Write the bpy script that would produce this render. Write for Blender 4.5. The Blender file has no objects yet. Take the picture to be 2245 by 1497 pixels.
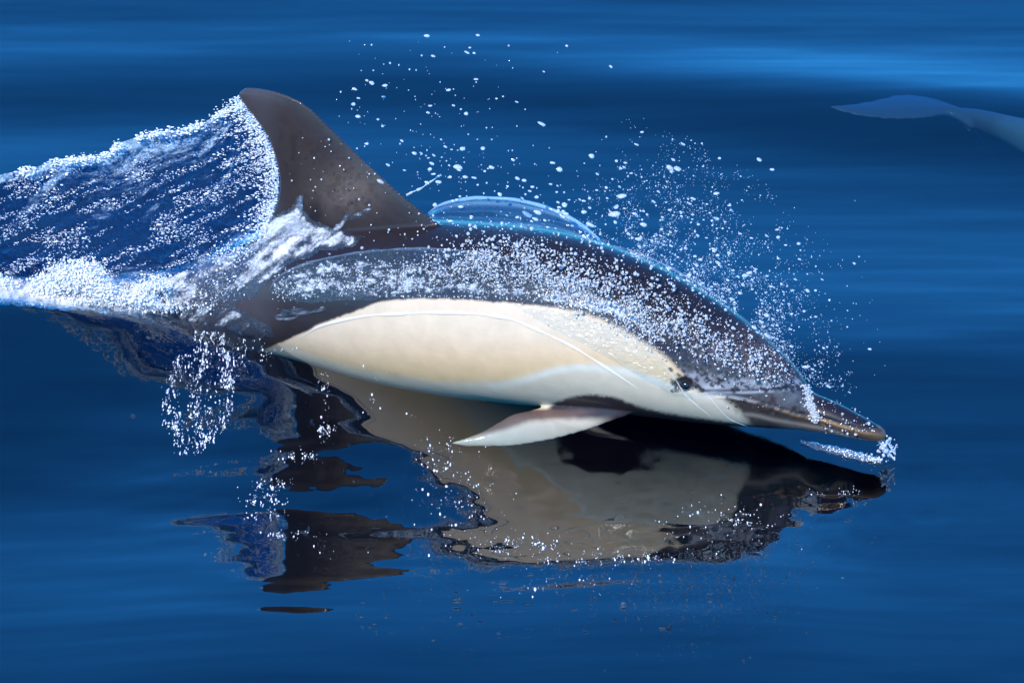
import bpy, math, random
import numpy as np
from mathutils import Vector
from mathutils.bvhtree import BVHTree
random.seed(7); RNG = np.random.default_rng(11)
S = bpy.context.scene

# ------------------------------------------------------------ camera, world, sun, exposure
TH = math.radians(28); D = 12.0; CX, CY, F = 1122.5, 748.5, 12000.0
CAM = np.array([0, -D*math.cos(TH), D*math.sin(TH)])
UP = np.array([0, math.sin(TH), math.cos(TH)]); FW = np.array([0, math.cos(TH), -math.sin(TH)])
cd = bpy.data.cameras.new('camera'); cam = bpy.data.objects.new('camera', cd); S.collection.objects.link(cam)
cam.location = CAM; cam.rotation_euler = (math.pi/2 - TH, 0, 0)
cd.sensor_width = 36; cd.lens = 36*12/2.245; cd.clip_start = .5; cd.clip_end = 9000
S.camera = cam
SUN_AZ, SUN_EL = math.radians(28), math.radians(44)      # azimuth measured to the left of the camera's back
w = bpy.data.worlds.new('World'); S.world = w; w.use_nodes = True
nt = w.node_tree; nt.nodes.clear()
sky = nt.nodes.new('ShaderNodeTexSky'); sky.sky_type = 'NISHITA'; sky.sun_disc = False
sky.sun_elevation = SUN_EL; sky.sun_rotation = math.pi - SUN_AZ
sky.air_density = 1.0; sky.dust_density = .15; sky.ozone_density = 4.0
tint = nt.nodes.new('ShaderNodeMixRGB'); tint.blend_type = 'MULTIPLY'; tint.inputs[0].default_value = 1
tint.inputs[2].default_value = (.16, .92, 1.58, 1)
bg = nt.nodes.new('ShaderNodeBackground'); bg.inputs[1].default_value = .15
wo = nt.nodes.new('ShaderNodeOutputWorld')
nt.links.new(sky.outputs[0], tint.inputs[1]); nt.links.new(tint.outputs[0], bg.inputs[0]); nt.links.new(bg.outputs[0], wo.inputs[0])
sl = bpy.data.lights.new('sun', 'SUN'); sl.energy = 3.1; sl.angle = math.radians(.5); sl.color = (1, .90, .77)
so = bpy.data.objects.new('sun', sl); S.collection.objects.link(so)
sd = Vector((-math.sin(SUN_AZ)*math.cos(SUN_EL), -math.cos(SUN_AZ)*math.cos(SUN_EL), math.sin(SUN_EL)))
so.rotation_euler = sd.to_track_quat('Z', 'Y').to_euler(); so.location = sd*20
S.view_settings.view_transform = 'Standard'; S.view_settings.look = 'None'
S.view_settings.exposure = .95; S.view_settings.gamma = 1; S.view_settings.use_curve_mapping = False
S.render.engine = 'CYCLES'
S.cycles.max_bounces = 10; S.cycles.transparent_max_bounces = 24; S.cycles.caustics_reflective = False; S.cycles.caustics_refractive = False
S.cycles.sample_clamp_indirect = 6

# ------------------------------------------------------------ geometry of the place
def ray(px, py):
    px = np.asarray(px, float); py = np.asarray(py, float); o = np.zeros(np.broadcast(px, py).shape)
    return np.stack([(px-CX)/F+o, UP[1]*(CY-py)/F+FW[1]+o, UP[2]*(CY-py)/F+FW[2]+o], -1)
def foot(px, py, z=0.0):
    r = ray(px, py); t = (z-CAM[2])/r[..., 2]; return CAM + r*t[..., None]
def proj(P):
    r = P-CAM; d = r@FW
    return CX+F*r[..., 0]/d, CY-F*(r@UP)/d
A0 = foot(500, 700); A1 = foot(1940, 1003)
HD = (A1-A0)[:2]; HD = HD/np.linalg.norm(HD)              # heading of the dolphin on the water
NL = np.array([-HD[1], HD[0]])                             # to its far side
def plane(px, py, off=0.0):                                # a point on the upright plane through the dolphin's spine, moved sideways
    r = ray(px, py); m = (A0[:2]-CAM[:2])@NL + off; t = m/(r[..., :2]@NL); return CAM + r*t[..., None]
def pchip(x, y, q):
    x = np.asarray(x, float); y = np.asarray(y, float); q = np.asarray(q, float)
    h = np.diff(x); dl = np.diff(y)/h; m = np.zeros(len(x)); m[0] = dl[0]; m[-1] = dl[-1]
    for i in range(1, len(x)-1):
        if dl[i-1]*dl[i] > 0:
            w1 = 2*h[i]+h[i-1]; w2 = h[i]+2*h[i-1]; m[i] = (w1+w2)/(w1/dl[i-1]+w2/dl[i])
    i = np.clip(np.searchsorted(x, q)-1, 0, len(x)-2); t = np.clip((q-x[i])/h[i], 0, 1)
    return (2*t**3-3*t**2+1)*y[i]+(t**3-2*t**2+t)*h[i]*m[i]+(-2*t**3+3*t**2)*y[i+1]+(t**3-t**2)*h[i]*m[i+1]
def curve(pts, n):                                         # smooth polyline through points, any dimension
    P = np.array(pts, float); s = np.r_[0, np.cumsum(np.linalg.norm(np.diff(P, axis=0), axis=1))]
    q = np.linspace(0, s[-1], n); return np.stack([pchip(s, P[:, k], q) for k in range(P.shape[1])], -1)
def sst(a, b, x):
    t = np.clip((x-a)/(b-a), 0, 1); return t*t*(3-2*t)
_L = RNG.random((256, 256))
def vn(x, y):
    xi = np.floor(x).astype(int); yi = np.floor(y).astype(int); fx = x-xi; fy = y-yi
    fx = fx*fx*fx*(fx*(fx*6-15)+10); fy = fy*fy*fy*(fy*(fy*6-15)+10)
    g = lambda a, b: _L[a & 255, b & 255]
    return ((g(xi, yi)*(1-fx)+g(xi+1, yi)*fx)*(1-fy)+(g(xi, yi+1)*(1-fx)+g(xi+1, yi+1)*fx)*fy)*2-1
def fbm(x, y, o=4, seed=0.0):
    r = 0; a = 1.0; s = 0
    for k in range(o):
        r = r+a*vn(x*2**k+17.3*k+seed, y*2**k+9.1*k+seed*1.7); s += a; a *= .5
    return r/s
def inpoly(px, py, poly):
    poly = np.array(poly, float); c = np.zeros(np.shape(px), bool); j = len(poly)-1
    for i in range(len(poly)):
        xi, yi = poly[i]; xj, yj = poly[j]
        if yi != yj: c ^= ((yi > py) != (yj > py)) & (px < (xj-xi)*(py-yi)/(yj-yi)+xi)
        j = i
    return c
def mesh(name, V, Fc, smooth=True):
    me = bpy.data.meshes.new(name); V = np.ascontiguousarray(V, np.float32); Fc = np.ascontiguousarray(Fc, np.int32); k = Fc.shape[1]
    me.vertices.add(len(V)); me.vertices.foreach_set('co', V.ravel())
    me.loops.add(Fc.size); me.loops.foreach_set('vertex_index', Fc.ravel())
    me.polygons.add(len(Fc)); me.polygons.foreach_set('loop_start', np.arange(0, Fc.size, k, dtype=np.int32))
    me.polygons.foreach_set('use_smooth', np.full(len(Fc), smooth)); me.update(calc_edges=True); me.validate(); return me
def obj(name, me, m=None, parent=None, label=None, cat=None, group=None, kind=None):
    o = bpy.data.objects.new(name, me); S.collection.objects.link(o)
    if m is not None: me.materials.append(m)
    if parent is not None: o.parent = parent
    for k, v in (('label', label), ('category', cat), ('group', group), ('kind', kind)):
        if v: o[k] = v
    return o
def gridf(nu, nv, cyc=False):                              # faces of an nu x nv grid, optionally closed round v
    a = np.arange(nu-1)[:, None]; b = np.arange(nv if cyc else nv-1)[None]; b2 = (b+1) % nv
    return np.stack([a*nv+b, (a+1)*nv+b, (a+1)*nv+b2, a*nv+b2], -1).reshape(-1, 4)
def setcol(me, C, name='Col'):
    at = me.color_attributes.new(name, 'FLOAT_COLOR', 'POINT')
    if C.ndim == 1: C = np.stack([C]*3, -1)
    at.data.foreach_set('color', np.concatenate([C, np.ones((len(C), 1))], 1).astype(np.float32).ravel())

# ------------------------------------------------------------ materials
class N:
    def __init__(s, name):
        s.m = bpy.data.materials.new(name); s.m.use_nodes = True; s.t = s.m.node_tree; s.t.nodes.clear()
        s.out = s.t.nodes.new('ShaderNodeOutputMaterial')
    def n(s, ty, **kw):
        x = s.t.nodes.new('ShaderNode'+ty)
        for k, v in kw.items():
            if k[0] == '_': setattr(x, k[1:], v)
            else:
                key = k.replace('__', ' ')
                sock = x.inputs[int(key[1:])] if key[0] == 'i' and key[1:].isdigit() else x.inputs[key]
                if isinstance(v, bpy.types.NodeSocket): s.t.links.new(v, sock)
                else: sock.default_value = v
        return x
    def noise(s, scale, detail=3, vec=None, sc=None, rough=.5):
        if vec is None: vec = s.n('TexCoord').outputs['Object']
        if sc: vec = s.n('Mapping', Vector=vec, Scale=sc).outputs[0]
        return s.n('TexNoise', Vector=vec, Scale=scale, Detail=detail, Roughness=rough).outputs[0]
    def ramp(s, f, a, b):
        return s.n('MapRange', _interpolation_type='SMOOTHSTEP', Value=f, From__Min=a, From__Max=b).outputs[0]
    def bump(s, h, dist, strength=1.0, nrm=None):
        b = s.n('Bump', Height=h, Distance=dist, Strength=strength)
        if nrm is not None: s.t.links.new(nrm, b.inputs['Normal'])
        return b.outputs[0]
    def mix(s, f, a, b): return s.n('MixShader', i0=f, i1=a, i2=b).outputs[0]
    def math(s, op, a, b=0.0): return s.n('Math', _operation=op, i0=a, i1=b).outputs[0]
    def fres(s, ior, nrm):                                 # reflectance seen from outside; light passes out of the water freely
        f = s.n('Fresnel', IOR=ior, Normal=nrm).outputs[0]; b = s.n('NewGeometry').outputs['Backfacing']
        return s.math('MULTIPLY', f, s.math('SUBTRACT', 1.0, b))
    def end(s, sh, vol=None):
        s.t.links.new(sh, s.out.inputs[0])
        if vol is not None: s.t.links.new(vol, s.out.inputs[1])
        return s.m

def m_water():
    k = N('sea water'); co = k.n('TexCoord').outputs['Object']
    a = k.noise(1.0, 2, co, (.8, 7, 1)); b = k.noise(1.0, 2, co, (7, 16, 1))
    nn = k.bump(a, .0022); nn = k.bump(b, .00035, 1, nn)
    fr = k.fres(1.75, nn)
    gl = k.n('BsdfGlossy', Color=(.97, .99, 1, 1), Roughness=.012, Normal=nn).outputs[0]
    tr = k.n('BsdfTransparent', Color=(.97, .99, 1, 1)).outputs[0]
    va = k.n('VolumeAbsorption', Color=(.42, .76, .86, 1), Density=2.2).outputs[0]
    return k.end(k.mix(fr, tr, gl), va)
def m_plain(name, col, rough=.5, **kw):
    k = N(name); return k.end(k.n('BsdfPrincipled', Base__Color=(*col, 1), Roughness=rough, **kw).outputs[0])
def m_skin():
    k = N('wet dolphin skin'); c = k.n('VertexColor', _layer_name='Col').outputs[0]
    n1 = k.noise(30, 4); v = k.n('MapRange', Value=n1, From__Min=.3, From__Max=.7, To__Min=.93, To__Max=1.05).outputs[0]
    mc = k.n('MixRGB', _blend_type='MULTIPLY', Fac=1.0, Color1=c, Color2=k.n('CombineColor', Red=v, Green=v, Blue=v).outputs[0]).outputs[0]
    nn = k.bump(k.noise(1, 3, None, (9, 9, 30)), .0006); nn2 = k.bump(k.noise(90, 3), .0007, 1, nn)
    return k.end(k.n('BsdfPrincipled', Base__Color=mc, Roughness=.42, Specular__IOR__Level=.12, Coat__Weight=.7, Coat__Roughness=.06,
                     Coat__IOR=1.33, Normal=nn, Coat__Normal=nn2).outputs[0])
def m_drop():
    k = N('water drop')
    g = k.n('BsdfPrincipled', Base__Color=(.9, .96, 1, 1), Roughness=.03, IOR=1.33, Transmission__Weight=1.0).outputs[0]
    d = k.n('BsdfPrincipled', Base__Color=(.92, .94, .97, 1), Roughness=.10, IOR=1.5, Specular__IOR__Level=1.0).outputs[0]
    t = k.n('BsdfTransparent').outputs[0]
    return k.end(k.mix(.36, k.mix(.4, g, t), d))
def m_clear(name='clear water film', white=.1, bump=.004, scale=120, tint=(.75, .9, 1), ior=1.4):
    k = N(name); co = k.n('TexCoord').outputs['Object']
    nn = k.bump(k.noise(scale, 3, co), bump)
    fr = k.fres(ior, nn)
    gl = k.n('BsdfGlossy', Color=(1, 1, 1, 1), Roughness=.1, Normal=nn).outputs[0]
    df = k.n('BsdfDiffuse', Color=(*tint, 1), Normal=nn).outputs[0]
    tr = k.n('BsdfTransparent', Color=(.9, .94, .96, 1)).outputs[0]
    msk = k.n('VertexColor', _layer_name='Col').outputs[0]
    base = k.mix(k.math('MULTIPLY', msk, white), tr, df)
    return k.end(k.mix(k.math('ADD', fr, .02), base, gl))
def m_foam():
    k = N('white foam and painted glints'); nn = k.bump(k.noise(160, 4), .006)
    return k.end(k.n('BsdfPrincipled', Base__Color=(.86, .89, .92, 1), Roughness=.35, Normal=nn, Specular__IOR__Level=.6).outputs[0])
def m_lace(name, lo, hi, sc, rest, bump=.004, col=(.84, .88, .93)):
    # foam laid over moving water: white where the foam attribute plus noise is high, clear glossy water elsewhere
    k = N(name); uv = k.n('UVMap').outputs[0]; at = k.n('VertexColor', _layer_name='Col').outputs[0]
    n1 = k.noise(1, 6, uv, (sc[0], sc[1], 1), .62); n2 = k.noise(1, 5, uv, (sc[0]*4, sc[1]*3, 1), .7)
    s = k.math('ADD', k.math('MULTIPLY', n1, .6), k.math('MULTIPLY', n2, .4)); s = k.math('ADD', s, k.math('SUBTRACT', at, .5))
    f = k.ramp(s, lo, hi); nn = k.bump(n2, bump); nb = k.bump(k.noise(1, 3, uv, (sc[0]*12, sc[1]*9, 1)), bump*.5, 1, nn)
    foam = k.n('BsdfPrincipled', Base__Color=(*col, 1), Roughness=.3, Normal=nb).outputs[0]
    fr = k.fres(1.45, nb)
    gl = k.n('BsdfGlossy', Color=(1, 1, 1, 1), Roughness=.09, Normal=nb).outputs[0]
    tr = k.n('BsdfTransparent', Color=(*rest, 1)).outputs[0]
    return k.end(k.mix(f, k.mix(k.math('ADD', fr, .015), tr, gl), foam))

# ------------------------------------------------------------ the sea
def so_(px, py, z):
    g = foot(px, py, z)[:2]-A0[:2]; return float(g@HD), float(g@NL)
WK = so_(0, 668, .05)+so_(560, 742, .03)
def H(x, y):                                               # height of the water over the place
    s = (x-A0[0])*HD[0]+(y-A0[1])*HD[1]; o = (x-A0[0])*NL[0]+(y-A0[1])*NL[1]
    near = np.exp(-((x/6)**2+(y/7)**2))
    h = .010*np.sin(2*np.pi*(y*.62+x*.10)+1.0)+.0035*np.sin(2*np.pi*(y*.95-x*.09)+2.2)
    yr = 1.30-.16*(x-.3); am = sst(-.9, 1.0, x)
    h = h+.030*am*np.exp(-((y-yr)/.20)**2)
    h = h+.022*(1-sst(-1.2, .4, x))*np.exp(-((y-1.42-.05*x)/.24)**2)
    h = h+near*.0028*fbm(x*1.0, y*4.2, 3, 3.1)
    # ripples that run out from the flank on the near side
    rip = np.exp(-(((x+.42)/.42)**2+((y+.52)/.50)**2))
    h = h+rip*(.0030*fbm(x*3.4, y*7.5, 3, 1.7)+.0011*np.sin(2*np.pi*(y*5.2+x*.9+.25*fbm(x*2, y*2, 2))))
    rp2 = np.exp(-(((x-.25)/.55)**2+((y+.62)/.30)**2))
    h = h+rp2*.0036*fbm(x*9, y*8, 3, 8.2)+rp2*.0015*fbm(x*36, y*8, 2, 5)
    # the water heaped against the rear of the body, sloping up to it
    wn = sst(-.80, -.50, x)*(1-sst(-.35, .15, x))
    h = h+wn*(.040*sst(-.80, -.19, o)-.028*sst(-.19, -.07, o)-.012*sst(.0, .3, o))
    # ahead of it the water dips gently towards the body
    h = h+sst(-.05, .25, x)*(1-sst(.45, .80, x))*(.020*sst(-.12, -.62, o)-.020*sst(-.75, -2.2, o))
    # the wake's raised edge beside the tail, falling away to a smooth hollow on the near side
    q0 = o-(WK[1]+(WK[3]-WK[1])*(s-WK[0])/(WK[2]-WK[0]))
    wl = (1-sst(-.86, -.54, x)*sst(-.35, -.20, q0)-sst(-1.10, -.45, x)*(1-sst(-.35, -.20, q0)))*sst(-4, -2, s); q = o-(WK[1]+(WK[3]-WK[1])*(s-WK[0])/(WK[2]-WK[0])); a = .030+.020*sst(0, -.5, s)
    a = a*(1+.10*fbm(s*4, s*0, 2, 4)); dn = (np.sqrt(np.minimum(q, 0)**2+.0016)-.04)/.8; dn = dn/(1+dn**6)**(1/6)
    h = h+wl*np.where(q < 0, a-(a+.040)*dn+.040*sst(-1.0, -5.0, q), a*(1-sst(0, .14, q)))
    h = h+.006*np.exp(-((o+.13)/.05)**2)*sst(.1, .35, s)*(1-sst(1.1, 1.5, s))
    return h
def axis(a, b, st, lim, g):
    c = list(np.arange(a, b, st)); d = st
    while c[-1] < lim: d *= g; c.append(c[-1]+d)
    d = st
    while c[0] > -lim: d *= g; c.insert(0, c[0]-d)
    return np.array(c)
gx = axis(-1.5, 1.5, .0075, 3000, 1.16); gy = axis(-2.0, 2.4, .0085, 3000, 1.16)
GX, GY = np.meshgrid(gx, gy, indexing='ij'); fall = np.exp(-(GX/25)**2-(GY/25)**2)
GZ = H(GX, GY)*fall
V = np.stack([GX, GY, GZ], -1).reshape(-1, 3)
obj('water', mesh('water', V, gridf(len(gx), len(gy))), m_water(), kind='structure')
R = 3000.0
dv = np.array([(-R, -R, -5), (R, -R, -5), (R, R, -5), (-R, R, -5)], float)
obj('deep_water', mesh('deep_water', dv, np.array([[0, 1, 2, 3]]), False), m_plain('deep water', (.01, .10, .20), .9, Specular__IOR__Level=0.0), kind='structure')

# ------------------------------------------------------------ the leaping dolphin
K = np.array([(-160, 590, 604, .9), (-60, 600, 626, .6), (40, 612, 648, .5), (150, 626, 672, .55), (300, 626, 704, .58), (400, 602, 728, .62), (500, 562, 750, .67), (600, 527, 768, .72),
 (700, 507, 790, .78), (800, 497, 817, .82), (900, 494, 838, .86), (1000, 499, 853, .9), (1100, 507, 864, .92), (1200, 521, 875, .9), (1300, 547, 885, .88),
 (1400, 584, 896, .87), (1500, 635, 910, .85), (1600, 695, 924, .8), (1660, 739, 930, .75), (1700, 772, 934, .72), (1730, 799, 937, .68), (1750, 823, 939, .64),
 (1762, 842, 940, .66), (1772, 857, 941, .74), (1785, 867, 942.5, .85), (1805, 875, 944.5, .95), (1830, 886, 948, .98), (1860, 901, 954, 1.03), (1890, 917, 960, 1.12),
 (1915, 931, 964, 1.2), (1930, 941, 965, 1.25), (1938, 948, 964, 1.25), (1943, 954, 961, 1.2)], float)
def loft(K, n, M, x0, x1, P=plane, nl=NL):
    q = np.linspace(x0, x1, n); t = pchip(K[:, 0], K[:, 1], q); b = pchip(K[:, 0], K[:, 2], q); kk = pchip(K[:, 0], K[:, 3], q)
    cen = P(q, (t+b)/2); a = np.maximum((P(q, t)[:, 2]-P(q, b)[:, 2])/2, .0006); ww = a*kk
    ph = np.linspace(0, 2*np.pi, M, endpoint=False); c = np.cos(ph); s = np.sin(ph)
    V = np.zeros((n, M, 3)); V[..., 0] = cen[:, None, 0]+nl[0]*ww[:, None]*c; V[..., 1] = cen[:, None, 1]+nl[1]*ww[:, None]*c; V[..., 2] = cen[:, None, 2]+a[:, None]*s
    return V
def closed(V):                                             # list of verts and quads, both ends capped with fans of quads
    n, M, _ = V.shape; Fq = gridf(n, M, True); V = V.reshape(-1, 3)
    c0 = V[:M].mean(0); c1 = V[-M:].mean(0); Fq = [tuple(f) for f in Fq]
    i0 = len(V); V = np.vstack([V, c0, c1]); j = (n-1)*M
    Fq += [(i0, k, (k+1) % M) for k in range(M)] + [(i0+1, j+(k+1) % M, j+k) for k in range(M)]
    return V, Fq
def blade(LE, TE, n, th, place, side):                     # lens-shaped blade between two edge curves given in the place's plane
    L = curve(LE, n); T = curve(TE, n); M = 28; ph = np.linspace(0, 2*np.pi, M, endpoint=False)
    c = (1-np.cos(ph))/2; sg = np.sin(ph); t = np.linspace(0, 1, n)
    V = np.zeros((n, M, 3))
    if side is None:
        mid_ = [place((L[i]+T[i])/2, t[i]) for i in (0, n//2, n-1)]; side = np.cross(place(T[n//3], t[n//3])-place(L[n//3], t[n//3]), mid_[2]-mid_[0]); side = side/np.linalg.norm(side)
    for i in range(n):
        p0 = place(L[i], t[i]); p1 = place(T[i], t[i]); k = c**.7
        V[i] = p0+(p1-p0)*k[:, None]+side*(sg*(1-.35*c)*th*(1-.72*t[i]))[:, None]
    return V
NL3 = np.array([NL[0], NL[1], 0])
pieces = [closed(loft(K, 420, 96, -160, 1943))]
finL = [(1010, 530), (975, 500), (932, 467), (880, 425), (830, 380), (780, 333), (730, 284), (690, 245), (650, 217), (610, 202), (572, 194), (545, 192), (532, 196), (526, 203)]
finT = [(592, 545), (585, 520), (588, 492), (598, 470), (609, 440), (613, 400), (606, 355), (592, 312), (570, 274), (552, 251), (540, 236), (531, 222), (526, 213), (524, 208)]
pieces.append(closed(blade(finL, finT, 90, .027, lambda p, t: plane(p[0], p[1]), NL3)))
flL = [(1425, 880), (1400, 900), (1340, 924), (1270, 948), (1190, 968), (1100, 979), (1030, 979), (992, 973)]
flT = [(1225, 862), (1205, 885), (1165, 899), (1125, 908), (1095, 924), (1060, 944), (1020, 960), (990, 970)]
fl = blade(flL, flT, 70, .021, lambda p, t: plane(p[0], p[1], -(.085+.12*t)), None)
pieces.append(closed(fl))
d0 = (fl-np.array([A0[0], A0[1], 0]))[..., :2]@NL; fm = fl.copy(); fm[..., :2] -= 2*d0[..., None]*NL
pieces.append(closed(fm[:, ::-1]))
tail = plane(-150, 598)
def fl_place(sgn):
    def f(p, t): return tail+np.array([HD[0], HD[1], -.25])*p[0]+sgn*NL3*p[1]
    return f
for sg in (1, -1):
    bl = blade([(.14, 0), (.02, .10), (-.12, .22), (-.17, .27)], [(-.04, 0), (-.09, .08), (-.15, .19), (-.175, .268)], 30, .014, fl_place(sg), None)
    pieces.append(closed(bl if sg > 0 else bl[:, ::-1]))
def remeshed(name, pieces, vox, sm):
    Vs = []; Fs = []; o = 0
    for v, f in pieces:
        Vs.append(v); Fs += [tuple(int(i)+o for i in t) for t in f]; o += len(v)
    me = bpy.data.meshes.new(name); me.from_pydata(np.vstack(Vs).tolist(), [], Fs); me.update()
    ob = bpy.data.objects.new(name, me); S.collection.objects.link(ob)
    r = ob.modifiers.new('r', 'REMESH'); r.mode = 'VOXEL'; r.voxel_size = vox
    s = ob.modifiers.new('s', 'SMOOTH'); s.factor = .5; s.iterations = sm
    m2 = bpy.data.meshes.new_from_object(ob.evaluated_get(bpy.context.evaluated_depsgraph_get()))
    bpy.data.objects.remove(ob); bpy.data.meshes.remove(me); m2.name = name
    m2.polygons.foreach_set('use_smooth', np.full(len(m2.polygons), True)); return m2
me = remeshed('body', pieces, .0032, 5)
nV = len(me.vertices); co = np.zeros(nV*3, np.float32); me.vertices.foreach_get('co', co); co = co.reshape(-1, 3).astype(float)
no = np.zeros(nV*3, np.float32); me.vertices.foreach_get('normal', no); no = no.reshape(-1, 3)
lat = (co[:, :2]-A0[:2])@NL; cn = co.copy(); cn[:, :2] -= np.maximum(lat, 0)[:, None]*2*NL   # both flanks carry the same pattern
X, Y = proj(cn)
def f(pts): pts = np.array(pts, float); return pchip(pts[:, 0], pts[:, 1], np.clip(X, pts[0, 0], pts[-1, 0]))
def lay(C, m, col): return C*(1-m[:, None])+np.array(col)*m[:, None]
n1 = fbm(X/60, Y/60, 4, 2.0); n2 = fbm(X/14, Y/14, 3, 6.0); n3 = fbm(X/5, Y/5, 2, 9.0)
C = np.tile(np.array([.014, .010, .012]), (nV, 1))
# dorsal fin and the grey brown saddle below it
onfin = sst(570, 400, Y)*sst(1000, 900, X)
C = lay(C, onfin*(.55+.35*n1), (.038, .029, .026))
C = lay(C, onfin*np.exp(-((X-760)/75)**2-((Y-425)/60)**2)*(.7+.5*n2), (.12, .095, .08))
C = lay(C, onfin*sst(.05, .5, n2+n1*.5)*.5, (.016, .012, .012)); C = lay(C, np.exp(-((X-690)/16)**2-((Y-470)/34)**2)*.8, (.008, .007, .008))
C = lay(C, sst(560, 610, Y)*sst(1250, 1000, X)*.5, (.028, .024, .025))
# head: brown grey melon that pales towards the line between eye and beak
hd = sst(1420, 1580, X+(Y-760)*.6)*sst(700, 800, Y+(X-1500)*.15)*sst(1800, 1760, X)
C = lay(C, hd*(.85+.15*n1), (.062, .048, .048))
top = f([(1400, 770), (1500, 808), (1600, 822), (1700, 826), (1770, 826)]); pale = sst(-8, 22, Y-top+n2*10)*sst(1400, 1500, X)*sst(1785, 1755, X)
C = lay(C, pale*(.8+.2*n2), (.25, .25, .27))
# cream side patch and whiter belly
f1 = f([(480, 800), (560, 775), (640, 740), (700, 712), (780, 682), (840, 661), (900, 655), (1000, 656), (1100, 663), (1200, 672), (1270, 684), (1330, 705), (1400, 742), (1450, 775), (1490, 812), (1530, 856), (1570, 866), (1640, 878), (1700, 894), (1760, 911), (1800, 919), (1860, 936), (1925, 946), (1944, 949)])
soft = 3+8*sst(1150, 1400, X)*sst(1560, 1480, X)
cm = sst(-1, 1, (Y-f1+n2*3)/soft)*sst(540, 580, X)
cream = np.stack([.57+0*X, .445-.04*sst(700, 830, Y), .30-.085*sst(720, 835, Y)], -1)
cream = lay(cream, sst(790, 690, Y)*.6, (.53, .435, .32)); cream = lay(cream, .10*(n1+.5).clip(0, 1), (.52, .36, .21))
C = C*(1-cm[:, None])+cream*cm[:, None]
f2 = f([(560, 740), (640, 757), (700, 786), (800, 812), (900, 828), (1000, 838), (1100, 835), (1160, 822), (1220, 805), (1280, 798), (1350, 803), (1420, 822), (1480, 842), (1540, 862)])
C = lay(C, sst(-9, 9, Y-f2+n2*2)*sst(1, 10, Y-f1)*sst(540, 580, X), (.50, .435, .32)); C = lay(C, np.exp(-((Y-f2-8)/9)**2)*cm*sst(1000, 1200, X)*.7, (.58, .56, .47))
C = lay(C, sst(1400, 1620, X)*cm*.5, (.55, .47, .35))
# grey lower jaw
jl = f([(1540, 960), (1590, 870), (1610, 868), (1944, 840)]); jx = 1598+(Y-880)*.95
jaw = sst(-12, 14, X-jx+n2*6)*cm
C = lay(C, jaw, (.034, .027, .025)); C = lay(C, jaw*sst(.1, .5, n2)*.5, (.07, .06, .06))
stripe = f([(1540, 905), (1640, 903), (1700, 915), (1800, 934), (1860, 950), (1944, 962)])
C = lay(C, jaw*np.exp(-((Y-stripe-6)/5)**2)*.8, (.24, .20, .165)); C = lay(C, jaw*sst(4, 14, Y-stripe)*sst(1690, 1740, X)*sst(1885, 1870, X), (.11, .10, .09))
C = lay(C, jaw*sst(10, 24, Y-stripe)*sst(1720, 1660, X)*.85, (.05, .045, .045))
C = lay(C, sst(1862, 1885, X+(965-Y)*.8)*sst(946, 953, Y), (.035, .03, .03))
# dark stripe from flipper to chin
f3 = f([(1150, 935), (1190, 903), (1215, 884), (1250, 871), (1290, 865), (1340, 869), (1400, 890), (1450, 903), (1500, 911), (1600, 925), (1650, 932), (1700, 938), (1760, 944)])
C = lay(C, sst(-5, 6, Y-f3+n3*2.5)*sst(1185, 1215, X)*sst(1720, 1660, X), (.026, .020, .022))
# flipper: brown above, white below
f4 = f([(985, 966), (1060, 953), (1120, 938), (1160, 924), (1200, 921), (1260, 918), (1320, 917), (1360, 910), (1420, 905)])
onfl = sst(0, 8, Y-f([(985, 940), (1060, 900), (1200, 893), (1300, 893), (1420, 896)]))*sst(1420, 1370, X)*(np.abs(lat) > .05)
C = lay(C, onfl*sst(1340, 1180, X), (.10, .06, .045)); C = lay(C, onfl*sst(-9, 9, Y-f4+n2*2)*sst(1355, 1290, X), (.40, .34, .25))
# dark peduncle band
C = lay(C, sst(640, 560, X)*sst(780, 700, Y), (.045, .04, .045))
# mouth line with its ochre lip, tip of the beak, face line, eye patch
gape = f([(1555, 863), (1600, 866), (1640, 873), (1700, 891), (1760, 909), (1800, 916), (1860, 934), (1905, 944), (1944, 946)])
gz = sst(1560, 1580, X)*sst(1944, 1930, X)
C = lay(C, np.exp(-((Y-gape+1)/3.0)**2)*gz, (.015, .012, .012))
och = np.exp(-((Y-gape-5)/(3+2*sst(1800, 1900, X)))**2)*sst(1630, 1670, X)
C = lay(C, och*(.8+.3*n3), (.18, .095, .035))
tip = sst(1890, 1930, X+n2*5)*sst(934, 946, Y+n3*3); C = lay(C, tip*(.75+.4*n3), (.085, .05, .022))
fl_ = f([(1525, 862), (1560, 857), (1620, 857), (1700, 853), (1775, 843)]); fz = sst(1525, 1545, X)*sst(1785, 1770, X)
C = lay(C, np.exp(-((Y-fl_)/2.2)**2)*fz, (.025, .025, .035)); C = lay(C, np.exp(-((Y-fl_-5)/3)**2)*fz*.7, (.28, .29, .31))
low = sst(1560, 1600, X)*sst(1788, 1770, X)*sst(3, 8, Y-fl_)*sst(-2, -6, Y-gape)
C = lay(C, low*(.8+.3*n2), (.030, .023, .022))
ep = np.sqrt(((X-1499)/24)**2+((Y-842)/17)**2)+n3*.12; C = lay(C, sst(1.15, .8, ep), (.016, .015, .017))
C = lay(C, np.exp(-((X-1560)/26)**2-((Y-849)/6)**2)*.7, (.48, .48, .48))
spots = RNG.random((430, 5))
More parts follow.
